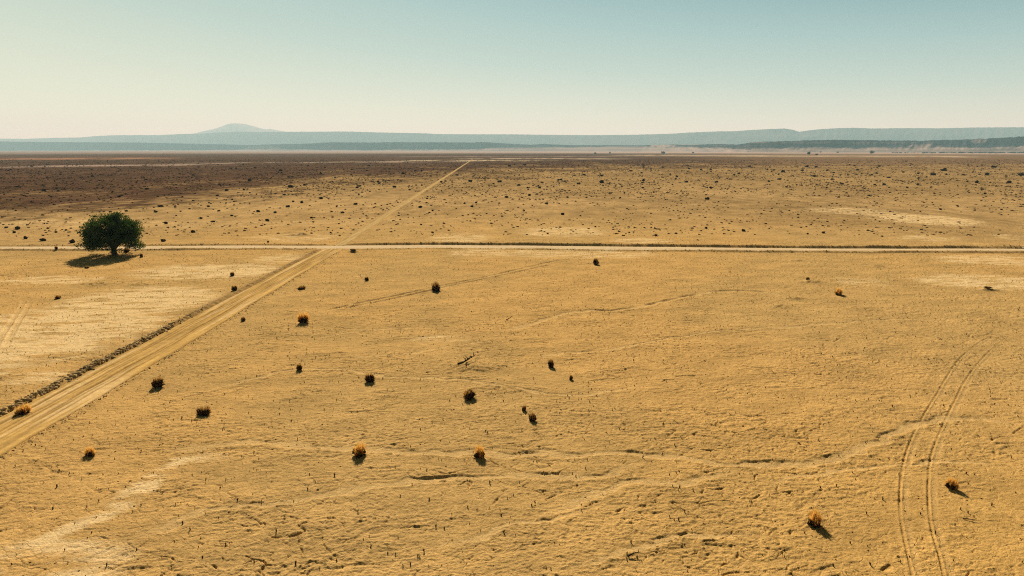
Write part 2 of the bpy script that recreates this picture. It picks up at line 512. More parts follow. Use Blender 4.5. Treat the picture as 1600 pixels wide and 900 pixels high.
# ------------------------------------------------------------------ gravel road
def build_gravel_road():
    xs = np.concatenate([np.arange(-590, -170, 4), np.arange(-170, 170, .4), np.arange(170, 590, 4)])
    v = np.linspace(-ROAD_W - .2, ROAD_W + .2, 19)
    X, Vv = np.meshgrid(xs, v, indexing='ij')
    Y = road_y(X) + Vv + .12 * noise(X / 6, Vv * 0, 3)
    Z = rolling(X, Y) - .02 + .05 * (1 - (Vv / ROAD_W) ** 2) + .02 * noise(X / 7, Vv / .8, 5)
    Z -= .035 * (np.exp(-((np.abs(Vv) - .85) / .28) ** 2))
    Z[:, 0] -= .1; Z[:, -1] -= .1
    t = fbm(X / 14, Vv / .7, 3, 7)
    c = np.array([.56, .40, .215]) * (1 + .12 * t[..., None])
    rt = np.exp(-((np.abs(Vv) - .85) / .3) ** 2)[..., None]
    c = c * (1 - .35 * rt) + np.array([.66, .52, .33]) * .35 * rt
    kr = (sstep(40, 75, X) * sstep(.2, -.8, Vv))[..., None] * .7
    c = c * (1 - kr) + np.array([.46, .29, .115]) * kr
    me = mesh_data('gravel_road', np.stack([X, Y, Z], -1).reshape(-1, 3), grid_faces(*X.shape), M_ROAD, smooth=True, col=c.reshape(-1, 3))
    tag(link('gravel_road', me), 'straight pale gravel road crossing the plain from side to side', 'road', kind='structure')

build_gravel_road()

def build_track(y0, y1, step, label, far):
    ys = [y0]
    while ys[-1] < y1:
        ys.append(ys[-1] + (step if ys[-1] < 300 else ys[-1] * .006))
    ys = np.array(ys)
    v = np.linspace(-1, 1, 81)
    Yg, Vn = np.meshgrid(ys, v, indexing='ij')
    w = track_w(Yg)
    Vg = Vn * (w + .2)
    X = track_x(Yg) + Vg
    wv = .18 * noise(Yg / 11, Vg * 0, 33) + .08 * noise(Yg / 3.1, Vg * 0, 34)
    Z = rolling(X, Yg) + .02 + .022 * noise(X / .35, Yg / .9, 12) + .02 * noise(X / .8, Yg / 3, 13)
    def rut(v0, wd, dp, ph):
        return -dp * np.exp(-((Vg - v0 * (w / 2.1 if not far else 1) - wv - .12 * noise(Yg / 17, Vg * 0, ph)) / wd) ** 2)
    if far:
        lines = [(-.55, .2, .05), (.55, .2, .05)]
    else:
        lines = [(-1.35, .11, .11), (-.98, .07, .06), (-.55, .10, .10), (-.16, .07, .06), (.38, .11, .11), (.72, .07, .05), (1.2, .09, .08)]
    pat = np.zeros(X.shape)
    for n, (a, b, d) in enumerate(lines):
        rr = rut(a, b, d, 60 + n)
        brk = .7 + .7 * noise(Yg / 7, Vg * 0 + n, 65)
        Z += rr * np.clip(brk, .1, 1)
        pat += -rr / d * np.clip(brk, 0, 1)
    Z += .06 * np.exp(-((np.abs(Vg) - w + .05) / .18) ** 2)
    Z[:, 0] -= .14; Z[:, -1] -= .14
    t = fbm(X / .9, Yg / 9, 3, 14)
    if far:
        c = np.array([.43, .28, .105]) * (1 + .2 * t[..., None])
        k = np.clip(pat, 0, 1)[..., None] * .8
        c = c * (1 - k) + np.array([.53, .355, .15]) * k
    else:
        c = np.array([.475, .285, .086]) * (1 + .26 * t[..., None])
        pl = (sstep(.15, .6, noise(Vg / .55 + 3, Yg / 16, 18) + .35 * np.exp(-((Vg - 1.3) / .35) ** 2) + .3 * np.exp(-((Vg + 1.5) / .25) ** 2) * sstep(75, 95, Yg)) * .7)[..., None]
        c = c * (1 - pl) + np.array([.64, .43, .19]) * pl
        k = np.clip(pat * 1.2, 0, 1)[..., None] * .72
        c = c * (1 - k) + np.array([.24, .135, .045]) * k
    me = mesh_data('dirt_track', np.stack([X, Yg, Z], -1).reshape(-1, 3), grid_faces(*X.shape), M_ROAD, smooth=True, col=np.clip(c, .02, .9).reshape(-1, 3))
    tag(link('dirt_track', me), label, 'track', kind='structure')

build_track(9, float(road_y(TRACK_X)) - 2.2, .22, 'wide rutted dirt track running from the lower left up to the gravel road', False)
build_track(float(road_y(TRACK_X)) + 2.4, TRACK_END, .5, 'narrow pale dirt track leading away from the gravel road to the horizon', True)

# ------------------------------------------------------------------ scattered small stuff
def scatter(name, tmpl, xs, ys, zs, sc, rot, mats, label, cat, colr=None, flat=None):
    """copies of small template meshes baked into one uncountable mass"""
    Vs, Fs, Cs, k = [], [], [], 0
    which = rng.integers(0, len(tmpl), len(xs))
    for t, (V, Fc) in enumerate(tmpl):
        m = which == t
        n = m.sum()
        if not n: continue
        ca, sa = np.cos(rot[m])[:, None], np.sin(rot[m])[:, None]
        s = sc[m][:, None]
        fl = 1.0 if flat is None else flat[m][:, None]
        x = (V[None, :, 0] * ca - V[None, :, 1] * sa) * s + xs[m][:, None]
        y = (V[None, :, 0] * sa + V[None, :, 1] * ca) * s + ys[m][:, None]
        z = V[None, :, 2] * s * fl + zs[m][:, None]
        Vs.append(np.stack([x, y, z], -1).reshape(-1, 3))
        Fs.append((Fc[None] + (np.arange(n) * len(V))[:, None, None] + k).reshape(-1, Fc.shape[1]))
        if colr is not None: Cs.append(np.repeat(colr[m], len(V), 0))
        k += n * len(V)
    me = mesh_data(name, np.vstack(Vs), np.vstack(Fs), mats, col=np.vstack(Cs) if Cs else None)
    o = link(name, me)
    tag(o, label, cat, kind='stuff')
    return o

def blades(n, R, Hh, width, r0=.15, lean=1.0, seed=0, droop=.0, seg=2):
    """thin tapering blades fanning up out of one root: vertices, triangles"""
    g = np.random.default_rng(seed)
    V, T = [], []
    for _ in range(n):
        a = g.random() * 2 * math.pi
        el = math.acos(g.random() ** .8 * .98) * lean       # angle from upright
        ln = .62 + .38 * g.random()
        b = np.array([math.cos(a) * r0 * R * g.random(), math.sin(a) * r0 * R * g.random(), 0])
        tip = np.array([math.sin(el) * math.cos(a) * R * ln, math.sin(el) * math.sin(a) * R * ln, math.cos(el) * Hh * ln + .03 * Hh])
        tip[:2] += g.normal(0, .07 * R, 2)
        midp = b + (tip - b) * .5 + np.array([*g.normal(0, .05 * R, 2), .12 * Hh * (1 - droop)])
        side = np.cross(tip - b, g.normal(0, 1, 3)); side /= np.linalg.norm(side) + 1e-9
        w = width * (.6 + .8 * g.random())
        i = len(V)
        V += [b - side * w * .5, b + side * w * .5, midp - side * w * .45, midp + side * w * .45, tip]
        T += [(i, i + 1, i + 3), (i, i + 3, i + 2), (i + 2, i + 3, i + 4)]
    return np.array(V), np.array(T)

def rock(seed, spikes=.35):
    g = np.random.default_rng(seed)
    V, Fc = ICO
    n = V + 0
    k = g.normal(0, 1, (5, 3)); k /= np.linalg.norm(k, axis=1)[:, None]
    rr = np.ones(len(V))
    for q in k:                       # cut flat faces
        dd = V @ q
        c = .35 + .4 * g.random()
        rr = np.where(dd > c, np.minimum(rr, c / np.maximum(dd, 1e-6)), rr)
    n = V * rr[:, None] * (1 + g.normal(0, .08, (len(V), 1)))
    n[:, :2] *= g.uniform(.7, 1.2, 2)
    n[:, 2] *= .7
    return n, Fc

def ico(sub):
    t = (1 + 5 ** .5) / 2
    V = [(-1, t, 0), (1, t, 0), (-1, -t, 0), (1, -t, 0), (0, -1, t), (0, 1, t), (0, -1, -t), (0, 1, -t), (t, 0, -1), (t, 0, 1), (-t, 0, -1), (-t, 0, 1)]
    V = [np.array(v) / np.linalg.norm(v) for v in V]
    T = [(0, 11, 5), (0, 5, 1), (0, 1, 7), (0, 7, 10), (0, 10, 11), (1, 5, 9), (5, 11, 4), (11, 10, 2), (10, 7, 6), (7, 1, 8), (3, 9, 4), (3, 4, 2), (3, 2, 6), (3, 6, 8), (3, 8, 9), (4, 9, 5), (2, 4, 11), (6, 2, 10), (8, 6, 7), (9, 8, 1)]
    for _ in range(sub):
        mid, T2 = {}, []
        def mp(a, b):
            k = (min(a, b), max(a, b))
            if k not in mid:
                v = V[a] + V[b]; V.append(v / np.linalg.norm(v)); mid[k] = len(V) - 1
            return mid[k]
        for a, b, c in T:
            x, y, z = mp(a, b), mp(b, c), mp(c, a)
            T2 += [(a, x, z), (b, y, x), (c, z, y), (x, y, z)]
        T = T2
    return np.array(V), np.array(T)

ICO = ico(1)
ICO2 = ico(2)
ROCKS = [rock(s) for s in range(8)]

# rubble heaped along the left edge of the dirt track
def build_rubble():
    n = 2100
    y = 30 + (84 - 30) * rng.random(n)
    dens = np.clip(.75 + .9 * noise(y / 5, y * 0, 3), .12, 1) * sstep(86, 74, y)
    keep = rng.random(n) < dens
    y = y[keep]
    x = track_x(y) - 2.85 + rng.normal(0, .25, len(y))
    s = rng.uniform(.07, .15, len(y)) + .14 * rng.random(len(y)) ** 4
    z, c = land(x, y)
    c = np.array([.40, .27, .12]) * rng.uniform(.8, 1.15, (len(y), 1))
    scatter('berm_rubble', ROCKS, x, y, z + s * .12, s, rng.random(len(y)) * 6.28, M_CLOD, 'rough broken clods heaped along the left edge of the dirt track', 'rubble', c)
    # loose clods along the right edge and along the gravel road
    y = 30 + 105 * rng.random(900)
    x = track_x(y) + track_w(y) + .4 + rng.normal(0, .22, 900)
    xb = rng.uniform(-112, 108, 1300)
    sd = rng.random(1300) < .5
    yb = road_y(xb) + np.where(sd, 3.4 + rng.normal(0, .3, 1300), -3.6 + rng.normal(0, .45, 1300))
    ok = np.abs(xb - TRACK_X - .3) > 2.6
    xb, yb = xb[ok], yb[ok]
    xs, ys = np.concatenate([x, xb]), np.concatenate([y, yb])
    s = np.concatenate([rng.uniform(.03, .09, 900), rng.uniform(.05, .13, len(xb))])
    z, c = land(xs, ys)
    c = np.array([.36, .235, .10]) * rng.uniform(.75, 1.15, (len(s), 1))
    scatter('roadside_clods', ROCKS, xs, ys, z + s * .1, s, rng.random(len(s)) * 6.28, M_CLOD, 'loose earth clods strewn along the banks of both roads', 'clods', c)

build_rubble()

def fan_points(n, d0, d1, power=.5, ang=44):
    d = d0 + (d1 - d0) * rng.random(n) ** power
    a = np.radians(rng.uniform(-ang, ang, n))
    return d * np.sin(a), d * np.cos(a)

def off_roads(x, y, m=.5):
    return (np.abs(y - road_y(x)) > ROAD_W + 1 + m) & ((np.abs(x - track_x(y)) > track_w(y) + m) | (y > TRACK_END))

# dry stubble and crust chips all over the near plain
STUB = [blades(5, .42, 1.0, .17, .3, .6, s) for s in range(8)]
x, y = fan_points(36000, 22, 165)
ok = off_roads(x, y) & (noise(x / 9, y / 6, 44) + .25 * rng.random(len(x)) > -.12)
x, y = x[ok], y[ok]
s = .06 + .15 * rng.random(len(x)) ** 3
z, _ = land(x, y)
scatter('dry_stubble', STUB, x, y, z - .005, s, rng.random(len(x)) * 6.28, M_STICK, 'tiny dry stalks poking out of the sand all over the near plain', 'stubble')

CHIP = [rock(s + 40) for s in range(6)]
x, y = fan_points(26000, 22, 150)
ok = off_roads(x, y, .2) & (noise(x / 7, y / 4, 48) + .3 * rng.random(len(x)) > -.05)
x, y = x[ok], y[ok]
s = .025 + .065 * rng.random(len(x)) ** 2.5
z, c = land(x, y)
scatter('crust_chips', CHIP, x, y, z, s, rng.random(len(x)) * 6.28, M_CLOD, 'small curled chips of dried mud strewn over the near plain', 'mud chips', c * .9, flat=np.full(len(x), .8))

# ------------------------------------------------------------------ shrubs near the camera
def shrub_parts(w, hgt, seed, style):
    """two meshes: the bright outer twigs and the dark woody heart"""
    g = np.random.default_rng(seed)
    out = M_GOLD if style == 'gold' else M_RUST
    R = w / 2
    gold = style == 'gold'
    V, T = blades(760 if gold else 460, R * 1.05, hgt * 1.06, max(.011, .020 * w), .45, .86, seed)
    ph = g.random() * 6.28
    an = np.arctan2(V[:, 1], V[:, 0])
    lob = 1 + .26 * np.sin(2 * an + ph) + .22 * np.sin(5 * an + 2 * ph)
    V = V * np.stack([lob, lob, .82 + .3 * lob * .6], 1) + np.array([0, 0, .0])
    twigs = mesh_data('outer_twigs', V, T, out)
    lo = .62 if gold else .82
    V1, T1 = blades(300 if gold else 420, R * (.72 if gold else .92), hgt * lo, max(.018, .045 * w), .45, 1.0, seed + 500)
    V[:, :2] += V[:, 2:3] * g.normal(0, .22, 2)
    V1 = V1 * np.array([g.uniform(.85, 1.2), g.uniform(.85, 1.2), 1.0])
    an = np.arctan2(V1[:, 1], V1[:, 0])
    V1 = V1 * (1 + .24 * np.sin(2 * an + ph) + .2 * np.sin(5 * an + 2 * ph))[:, None]
    hz = .75 if gold else 1.0
    # clumped heart so that the bush throws a full shadow
    parts = [(V1, T1)]
    for q in range(5):
        v, t = ICO
        a, rr = g.random() * 6.28, R * .6 * g.random() ** .6
        c = np.array([math.cos(a) * rr, math.sin(a) * rr, hgt * hz * (.22 + .18 * g.random())])
        vv = v * (np.array([R * .30, R * .30, hgt * .26 * hz]) * (1 + g.normal(0, .22, (len(v), 1)))) + c
        vv[:, 2] = np.maximum(vv[:, 2], -.02)
        parts.append((vv, t))
    k, VV, TT = 0, [], []
    for v, t in parts:
        VV.append(v); TT.append(t + k); k += len(v)
    heart = mesh_data('woody_heart', np.vstack(VV), np.vstack(TT), M_WOOD)
    return twigs, heart

NEAR = 'dry shrubs on the sand this side of the gravel road'
# pixel of the foot, width and height in pixels, style, label
SHRUBS = [
    (37, 645, 23, 17, 'gold', 'rusty feathery shrub growing beside the clod heap left of the dirt track'),
    (247, 604, 18, 17, 'rust', 'brown shrub close to the right edge of the dirt track'),
    (319, 648, 22, 15, 'rust', 'broad dark shrub with thin rusty top, nearest right of the shrub by the track edge'),
    (142, 713, 17, 15, 'gold', 'orange-tipped shrub lowest at left, between dirt track and pale sand streak'),
    (562, 713, 24, 21, 'gold', 'largest golden-brown shrub, in the left-centre foreground with black shadow under it'),
    (750, 714, 20, 20, 'gold', 'bright orange shrub in the centre foreground, right of the largest golden-brown one'),
    (733, 622, 22, 16, 'rust', 'wide dark shrub in mid plain below the dead branch'),
    (832, 656, 15, 14, 'rust', 'rusty-topped shrub with a smaller dark one just up and left of it'),
    (819, 641, 8, 10, 'rust', 'small dark shrub just up and left of a rusty-topped shrub'),
    (861, 573, 12, 14, 'rust', 'tall dark shrub right of the dead branch, the tiniest shrub at its lower right'),
    (892, 593, 7, 9, 'rust', 'tiniest black shrub, lower right of a taller dark one'),
    (578, 597, 15, 15, 'rust', 'upright brown shrub in mid plain beside the narrow rill'),
    (468, 579, 10, 11, 'rust', 'small brown shrub standing in the line of a narrow rill'),
    (474, 504, 18, 17, 'gold', 'rounded golden shrub in mid plain below the old curved wheel track'),
    (681, 454, 18, 15, 'rust', 'rounded brown shrub touching the old wheel track that slants across mid plain'),
    (931, 414, 11, 11, 'rust', 'lone dark shrub a little this side of the gravel road right of centre'),
    (573, 438, 6, 7, 'rust', 'tiny dark shrub above the old wheel track and left of a rounded brown shrub'),
    (380, 501, 8, 7, 'rust', 'small round dark shrub by the right edge of the dirt track halfway to the crossing'),
    (366, 454, 10, 9, 'rust', 'dark shrub at the left edge of the dirt track below the crossing'),
    (363, 431, 7, 7, 'rust', 'small dark shrub on pale streaked sand left of the track and below the tree level'),
    (1310, 461, 15, 11, 'gold', 'yellow-sided shrub with long shadow on the right half, below the pale patches'),
    (1487, 764, 20, 18, 'gold', 'orange shrub with long slanting shadow right of the curved tyre tracks'),
    (1273, 821, 26, 25, 'gold', 'yellow-topped shrub with long slanting shadow left of the curved tyre tracks'),
    (90, 466, 11, 6, 'rust', 'low dark bush on the pale flat below the tree'),
    (471, 452, 14, 6, 'rust', 'low spreading dark bush right of the dirt track below the crossing'),
    (198, 394, 11, 7, 'rust', 'dark bush at the right foot of the green tree'),
    (221, 402, 5, 7, 'rust', 'small dark bush at the right end of the tree shadow'),
    (136, 419, 6, 4, 'rust', 'tiny dark bush at the near rim of the tree shadow'),
    (1262, 438, 7, 5, 'rust', 'small dark bush on top of the bare mounds in the right half'),
    (552, 394, 8, 3.4, 'rust', 'flat dark bush just below the gravel road right of the crossing'),
    (1543, 453, 10, 2.6, 'rust', 'flat dark tuft standing in for a thin dark crack line beneath the pale patch near the right edge'),  # shrub form added in place of a thin dark crack line
    (88, 392, 6, 5, 'rust', 'small bush on the near bank of the gravel road left of the tree'),
]
for n, (px, py, w, hgt, style, label) in enumerate(SHRUBS):
    x, y = gp(px, py)
    k = px_size(x, y)
    t = empty('dry_shrub', (x, y, ground_z(x, y) - .02))
    tag(t, label, 'shrub', NEAR)
    a, b = shrub_parts(w * k * 1.12, hgt * k * 1.1, 100 + n, style)
    link('outer_twigs', a, t)
    link('woody_heart', b, t)

# ------------------------------------------------------------------ dry sprigs in the foreground
SPRIG_PX = [(83, 795), (136, 792), (69, 754), (255, 770), (208, 800), (102, 861), (286, 818), (298, 828), (353, 750), (322, 749), (19, 883), (397, 880), (117, 818), (26, 868), (167, 885), (347, 657), (89, 761), (25, 729), (300, 742), (10, 829), (214, 860),
    (455, 657), (475, 679), (523, 744), (558, 790), (559, 800), (657, 732), (667, 734), (644, 756), (626, 774), (671, 780), (681, 824), (579, 856), (527, 878), (462, 882), (663, 863), (653, 870), (783, 804), (787, 832), (765, 753), (657, 669), (664, 666), (675, 658), (692, 653), (432, 832), (694, 825), (630, 885), (642, 697), (762, 675), (618, 867),
    (817, 694), (834, 719), (839, 719), (849, 735), (915, 729), (1036, 662), (1004, 712), (1083, 764), (986, 848), (980, 876), (996, 873), (1062, 760), (1046, 807),
    (1302, 884), (1225, 860), (1360, 882), (1307, 759), (1332, 737), (1404, 740), (1379, 779), (1513, 756), (1354, 802), (1257, 832), (1278, 687), (1549, 789), (1468, 665), (1597, 878), (1461, 833), (1421, 869),
    (989, 552), (990, 561), (984, 583), (1010, 588), (1051, 549), (1101, 643), (978, 599), (935, 518), (1008, 519), (844, 613), (932, 617), (903, 632), (921, 626), (833, 590), (922, 490),
    (513, 453), (537, 453), (618, 457), (578, 476), (664, 487), (619, 482), (737, 458), (561, 589), (598, 591), (657, 605), (657, 592), (792, 572), (662, 555), (695, 529), (437, 646), (453, 626), (524, 514), (643, 550), (749, 512), (789, 525),
    (1399, 519), (1417, 523), (1469, 506), (1510, 522), (1328, 525), (1392, 606), (1307, 618), (1422, 619), (1394, 636), (1333, 643), (1351, 507), (1212, 615), (215, 606), (310, 585), (325, 512)]
SPRIGS = [mesh_data('dry_sprig', *blades(9, .42, 1.0, .11, .25, .55, 900 + s), M_STICK) for s in range(6)]
for n, (px, py) in enumerate(SPRIG_PX):
    x, y = gp(px, py + 2)
    o = link('dry_sprig', SPRIGS[n % 6], None, (x, y, ground_z(x, y) - .01))
    q = (.17 + .12 * random.random()) * (1.25 if n in (59, 60, 63, 6, 7, 31) else 1)
    o.scale = (q * random.uniform(.8, 1.2), q, q)
    o.rotation_euler = (random.uniform(-.25, .25), random.uniform(-.25, .25), random.random() * 6.28)
    tag(o, 'tiny dark dry sprig sticking up alone from the cracked sand this side of the road', 'sprig', 'single dry sprigs on the near plain')

# ------------------------------------------------------------------ dead wood
def tube(P, Rr, n=7):
    P = np.array(P, float)
    V, Q = [], []
    for i, p in enumerate(P):
        t = P[min(i + 1, len(P) - 1)] - P[max(i - 1, 0)]
        t /= np.linalg.norm(t) + 1e-9
        a = np.cross(t, [.31, .17, .93] if abs(t[2]) < .9 else [1, 0, 0]); a /= np.linalg.norm(a)
        b = np.cross(t, a)
        for k in range(n):
            an = 2 * math.pi * k / n
            V.append(p + Rr[i] * (math.cos(an) * a + math.sin(an) * b))
    for i in range(len(P) - 1):
        for k in range(n):
            Q.append((i * n + k, i * n + (k + 1) % n, (i + 1) * n + (k + 1) % n, (i + 1) * n + k))
    return np.array(V), np.array(Q)

def join(parts):
    k, V, Fc = 0, [], []
    for v, f in parts:
        V.append(v); Fc.append(np.asarray(f) + k); k += len(v)
    return np.vstack(V), np.vstack(Fc)

def crooked(p0, d, ln, r, g, n=6, kink=.25):
    P, Rr = [np.array(p0, float)], [r]
    d = np.array(d, float); d /= np.linalg.norm(d)
    for i in range(n):
        d = d + g.normal(0, kink, 3) * np.array([1, 1, .6]); d /= np.linalg.norm(d)
        P.append(P[-1] + d * ln / n); Rr.append(r * (1 - .8 * (i + 1) / n))
    return P, Rr

def dead_branch(px, py, ln, r, twigs, seed, label, slope=.12, yaw=.15):
    g = np.random.default_rng(seed)
    x, y = gp(px, py)
    t = empty('dead_branch', (x, y, ground_z(x, y)))
    tag(t, label, 'dead wood', 'dead wood lying on the near plain')
    P, Rr = crooked((-ln / 2, 0, r * .8), (math.cos(yaw), math.sin(yaw), slope), ln, r, g, 8, .18)
    P = [np.array([p[0], p[1], max(p[2], .03)]) for p in P]
    link('limb', mesh_data('limb', *tube(P, Rr), M_BARK, smooth=True), t)
    for _ in range(twigs):
        i = g.integers(1, len(P) - 1)
        p, rr = crooked(P[i], (g.normal(0, 1), g.normal(0, .8), .05 + .22 * g.random()), ln * g.uniform(.15, .4), r * .5, g, 5, .3)
        link('twig', mesh_data('twig', *tube(p, rr, 5), M_WOOD, smooth=True), t)

dead_branch(737, 573, 2.6, .11, 7, 1, 'long dead branch lying on a low sand mound in mid plain', .0, .42)
dead_branch(797, 500, .9, .06, 5, 2, 'short broken branch on open sand between the rounded brown shrub and the mid plain rills', .2, -.4)
dead_branch(991, 874, .62, .05, 7, 3, 'knot of dead twigs at the bottom centre of the photo', .35, .9)
dead_branch(1516, 812, .8, .03, 3, 4, 'thin crooked stick lying below the shrub right of the tyre tracks', .03, -.2)

# ------------------------------------------------------------------ pale stones by the road
def stone(px, py, w, label, seed, off=0):
    x, y = gp(px, py)
    v, f = rock(200 + seed)
    v = v * np.array([w / 2, w / 2, w / 2.2])
    o = link('pale_stone', mesh_data('pale_stone', v, f, M_STONE), None, (x, y, ground_z(x, y) + w * .18))
    tag(o, label, 'stone', 'pale stones along the gravel road')

stone(197, 388, .75, 'pale stone beside the gravel road just behind the foot of the tree', 1)
stone(1601, 389, .85, 'white stone on the far bank of the gravel road at the right edge', 2)
for n, px in enumerate((1082, 1087, 1093, 1099, 1105)):
    stone(px, 383.3, .42, 'small pale stone in the short row on the far bank of the gravel road', 5 + n)

# ------------------------------------------------------------------ the tree
def build_tree():
    g = np.random.default_rng(5)
    x, y = gp(179, 398)
    t = empty('tree', (x, y, ground_z(x, y)))
    tag(t, 'lone bushy green tree with wide crown beside the gravel road', 'tree')
    # short stout trunk
    parts = []
    V, Q = tube([(0, 0, -.2), (.02, .03, .3), (-.05, 0, .8), (.05, .02, 1.4), (0, 0, 1.9)], [.62, .5, .44, .46, .38], 11)
    V = V * (1 + .06 * noise(V[:, 2] * 3, np.arctan2(V[:, 1], V[:, 0]) * 2, 4)[:, None] * np.array([1, 1, 0]))
    link('trunk', mesh_data('trunk', V, Q, M_BARK, smooth=True), t)
    tips = []
    for k in range(10):
        a = k / 10 * 2 * math.pi + g.normal(0, .15)
        out = g.uniform(.55, 1.15) if k % 3 else .3
        P, Rr = crooked((math.cos(a) * .18, math.sin(a) * .18, .6 + .9 * g.random()), (math.cos(a) * out, math.sin(a) * out, 1), g.uniform(4.4, 5.6), .22, g, 7, .12)
        bp = [tube(P, Rr, 7)]
        tips += P[3:]
        for q in range(5):
            i = g.integers(2, 6)
            p2, r2 = crooked(P[i], (math.cos(a + g.normal(0, 1.0)), math.sin(a + g.normal(0, 1.0)), .25 + .4 * g.random()), g.uniform(1.3, 2.6), .075, g, 5, .2)
            bp.append(tube(p2, r2, 5)); tips += p2[2:]
        link('branch', mesh_data('branch', *join(bp), M_BARK, smooth=True), t)
    # crown: sprays of small leaves gathered in uneven clumps
    C = []
    while len(C) < 300:
        v = g.normal(0, 1, 3); v /= np.linalg.norm(v)
        r = (.35 + .65 * g.random() ** .45)
        lump = 1 + .16 * noise(v[0] * 2.2 + 5, v[1] * 2.2 + v[2] * 1.7, 7)
        p = np.array([v[0] * 5.3, v[1] * 5.1, v[2] * 3.7]) * r * lump + np.array([-.1, 0, 4.2])
        if p[2] < 1.35: continue
        rad_xy = math.hypot(p[0], p[1])
        if p[2] < 1.4 + 1.5 * max(0, 1 - rad_xy / 4.0): continue          # hollow round the trunk
        if p[2] < 2.6 and p[0] > -2.5 and g.random() < .55: continue
        C.append(p)
    for _ in range(46):
        C.append(np.array([g.normal(-.1, 1.0), g.normal(0, 1.6), g.uniform(3.2, 7.3)]))
    for _ in range(60):
        an = g.random() * 6.28
        C.append(np.array([math.cos(an) * g.uniform(3.6, 5.0), math.sin(an) * g.uniform(3.4, 4.9), g.uniform(1.3, 3.6)]))
    for _ in range(22):
        C.append(np.array([g.uniform(-5.2, -2.2), g.normal(0, 1.8), g.uniform(1.3, 2.8)]))
    C += [np.array(p) for p in tips if p[2] > 2.2][:110]
    cs = np.array(C)
    n_leaf = 74
    V, T = [], []
    for c in cs:
        m = n_leaf
        s = g.uniform(.42, .85)
        d = g.normal(0, 1, (m, 3)); d /= np.linalg.norm(d, axis=1)[:, None]
        p = c + d * s * (g.random((m, 1)) ** .5) * np.array([1.15, 1.15, .8])
        dirv = d + g.normal(0, .55, (m, 3)) + np.array([0, 0, .15]); dirv /= np.linalg.norm(dirv, axis=1)[:, None]
        sd = np.cross(dirv, g.normal(0, 1, (m, 3))); sd /= np.linalg.norm(sd, axis=1)[:, None]
        ln, wd = g.uniform(.16, .38, (m, 1)), g.uniform(.045, .095, (m, 1))
        q = np.stack([p, p + dirv * ln * .5 + sd * wd, p + dirv * ln, p + dirv * ln * .5 - sd * wd], 1)
        k = len(V) * 4 * n_leaf if False else None
        V.append(q.reshape(-1, 3))
    V = np.vstack(V)
    T = np.arange(len(V)).reshape(-1, 4)
    link('crown', mesh_data('crown', V, T, M_LEAF), t)

build_tree()

# ------------------------------------------------------------------ shrubs of the plain beyond the road
def far_shrub(seed):
    g = np.random.default_rng(seed)
    parts = [blades(46, .55, .62, .075, .6, 1.0, seed)]
    for q in range(4):
        v, f = ICO
        a, rr = g.random() * 6.28, .26 * g.random()
        c = np.array([math.cos(a) * rr, math.sin(a) * rr, .18 + .12 * g.random()])
        s = np.array([.30, .26, .24]) * g.uniform(.7, 1.15)
        vv = v * s * (1 + g.normal(0, .18, (len(v), 1))) + c
        vv[:, 2] = np.maximum(vv[:, 2], -.03)
        parts.append((vv, f))
    return mesh_data('scrub_bush', *join(parts), [M_SCRUB])
FAR_SHRUB = [far_shrub(700 + s) for s in range(8)]
FIRST_ROW = [
    (28, 359, 10, 'dark shrub beyond the gravel road at far left, above and left of a three-cornered one'),
    (22, 364, 6, 'smaller dark shrub just under the dark one at the far left beyond the road'),
    (40, 373, 8, 'three-cornered dark shrub beyond the gravel road at far left'),
    (67, 377, 9, 'notched dark shrub beyond the gravel road midway between left edge and tree'),
    (113, 380, 11, 'broad dark shrub hard against the far side of the gravel road left of the tree'),
    (88, 363, 5, 'small dark shrub left of another small one, beyond the road and left of the tree'),
    (103, 360, 5, 'small dark shrub nearest to the left flank of the tree crown'),
    (256, 377, 8, 'dark shrub hard against the far side of the gravel road right of the tree'),
    (301, 363, 8, 'dark shrub beyond the gravel road between the tree and the far dirt track'),
    (260, 349, 7, 'dark shrub right of the top of the tree crown'),
    (419, 379, 5, 'small dark shrub hard against the far side of the road left of the crossing'),
    (1103, 357, 6, 'lone dark shrub beyond the road right of centre, left of another lone one'),
    (1162, 362, 7, 'lone dark shrub beyond the road right of centre, right of another lone one'),
    (1286, 365, 6, 'lone dark shrub beyond the road below and left of the large pale patch'),
    (1025, 369, 6, 'slanting dark shrub beyond the road on the pale patch right of centre'),
    (879, 336, 7, 'flat dark shrub beyond the road above the pale patch at centre'),
    (1090, 376, 4, 'small dark shrub right by the far bank above the row of pale stones'),
]
for n, (px, py, w, label) in enumerate(FIRST_ROW):
    x, y = gp(px, py)
    k = px_size(x, y)
    t = link('scrub_bush', FAR_SHRUB[n % 8], None, (x, y, ground_z(x, y)))
    t.scale = (w * k * 1.05, w * k * .9, w * k * .95)
    t.rotation_euler = (0, 0, random.random() * 6.28)
    tag(t, label, 'shrub', 'dark shrubs of the plain beyond the gravel road')
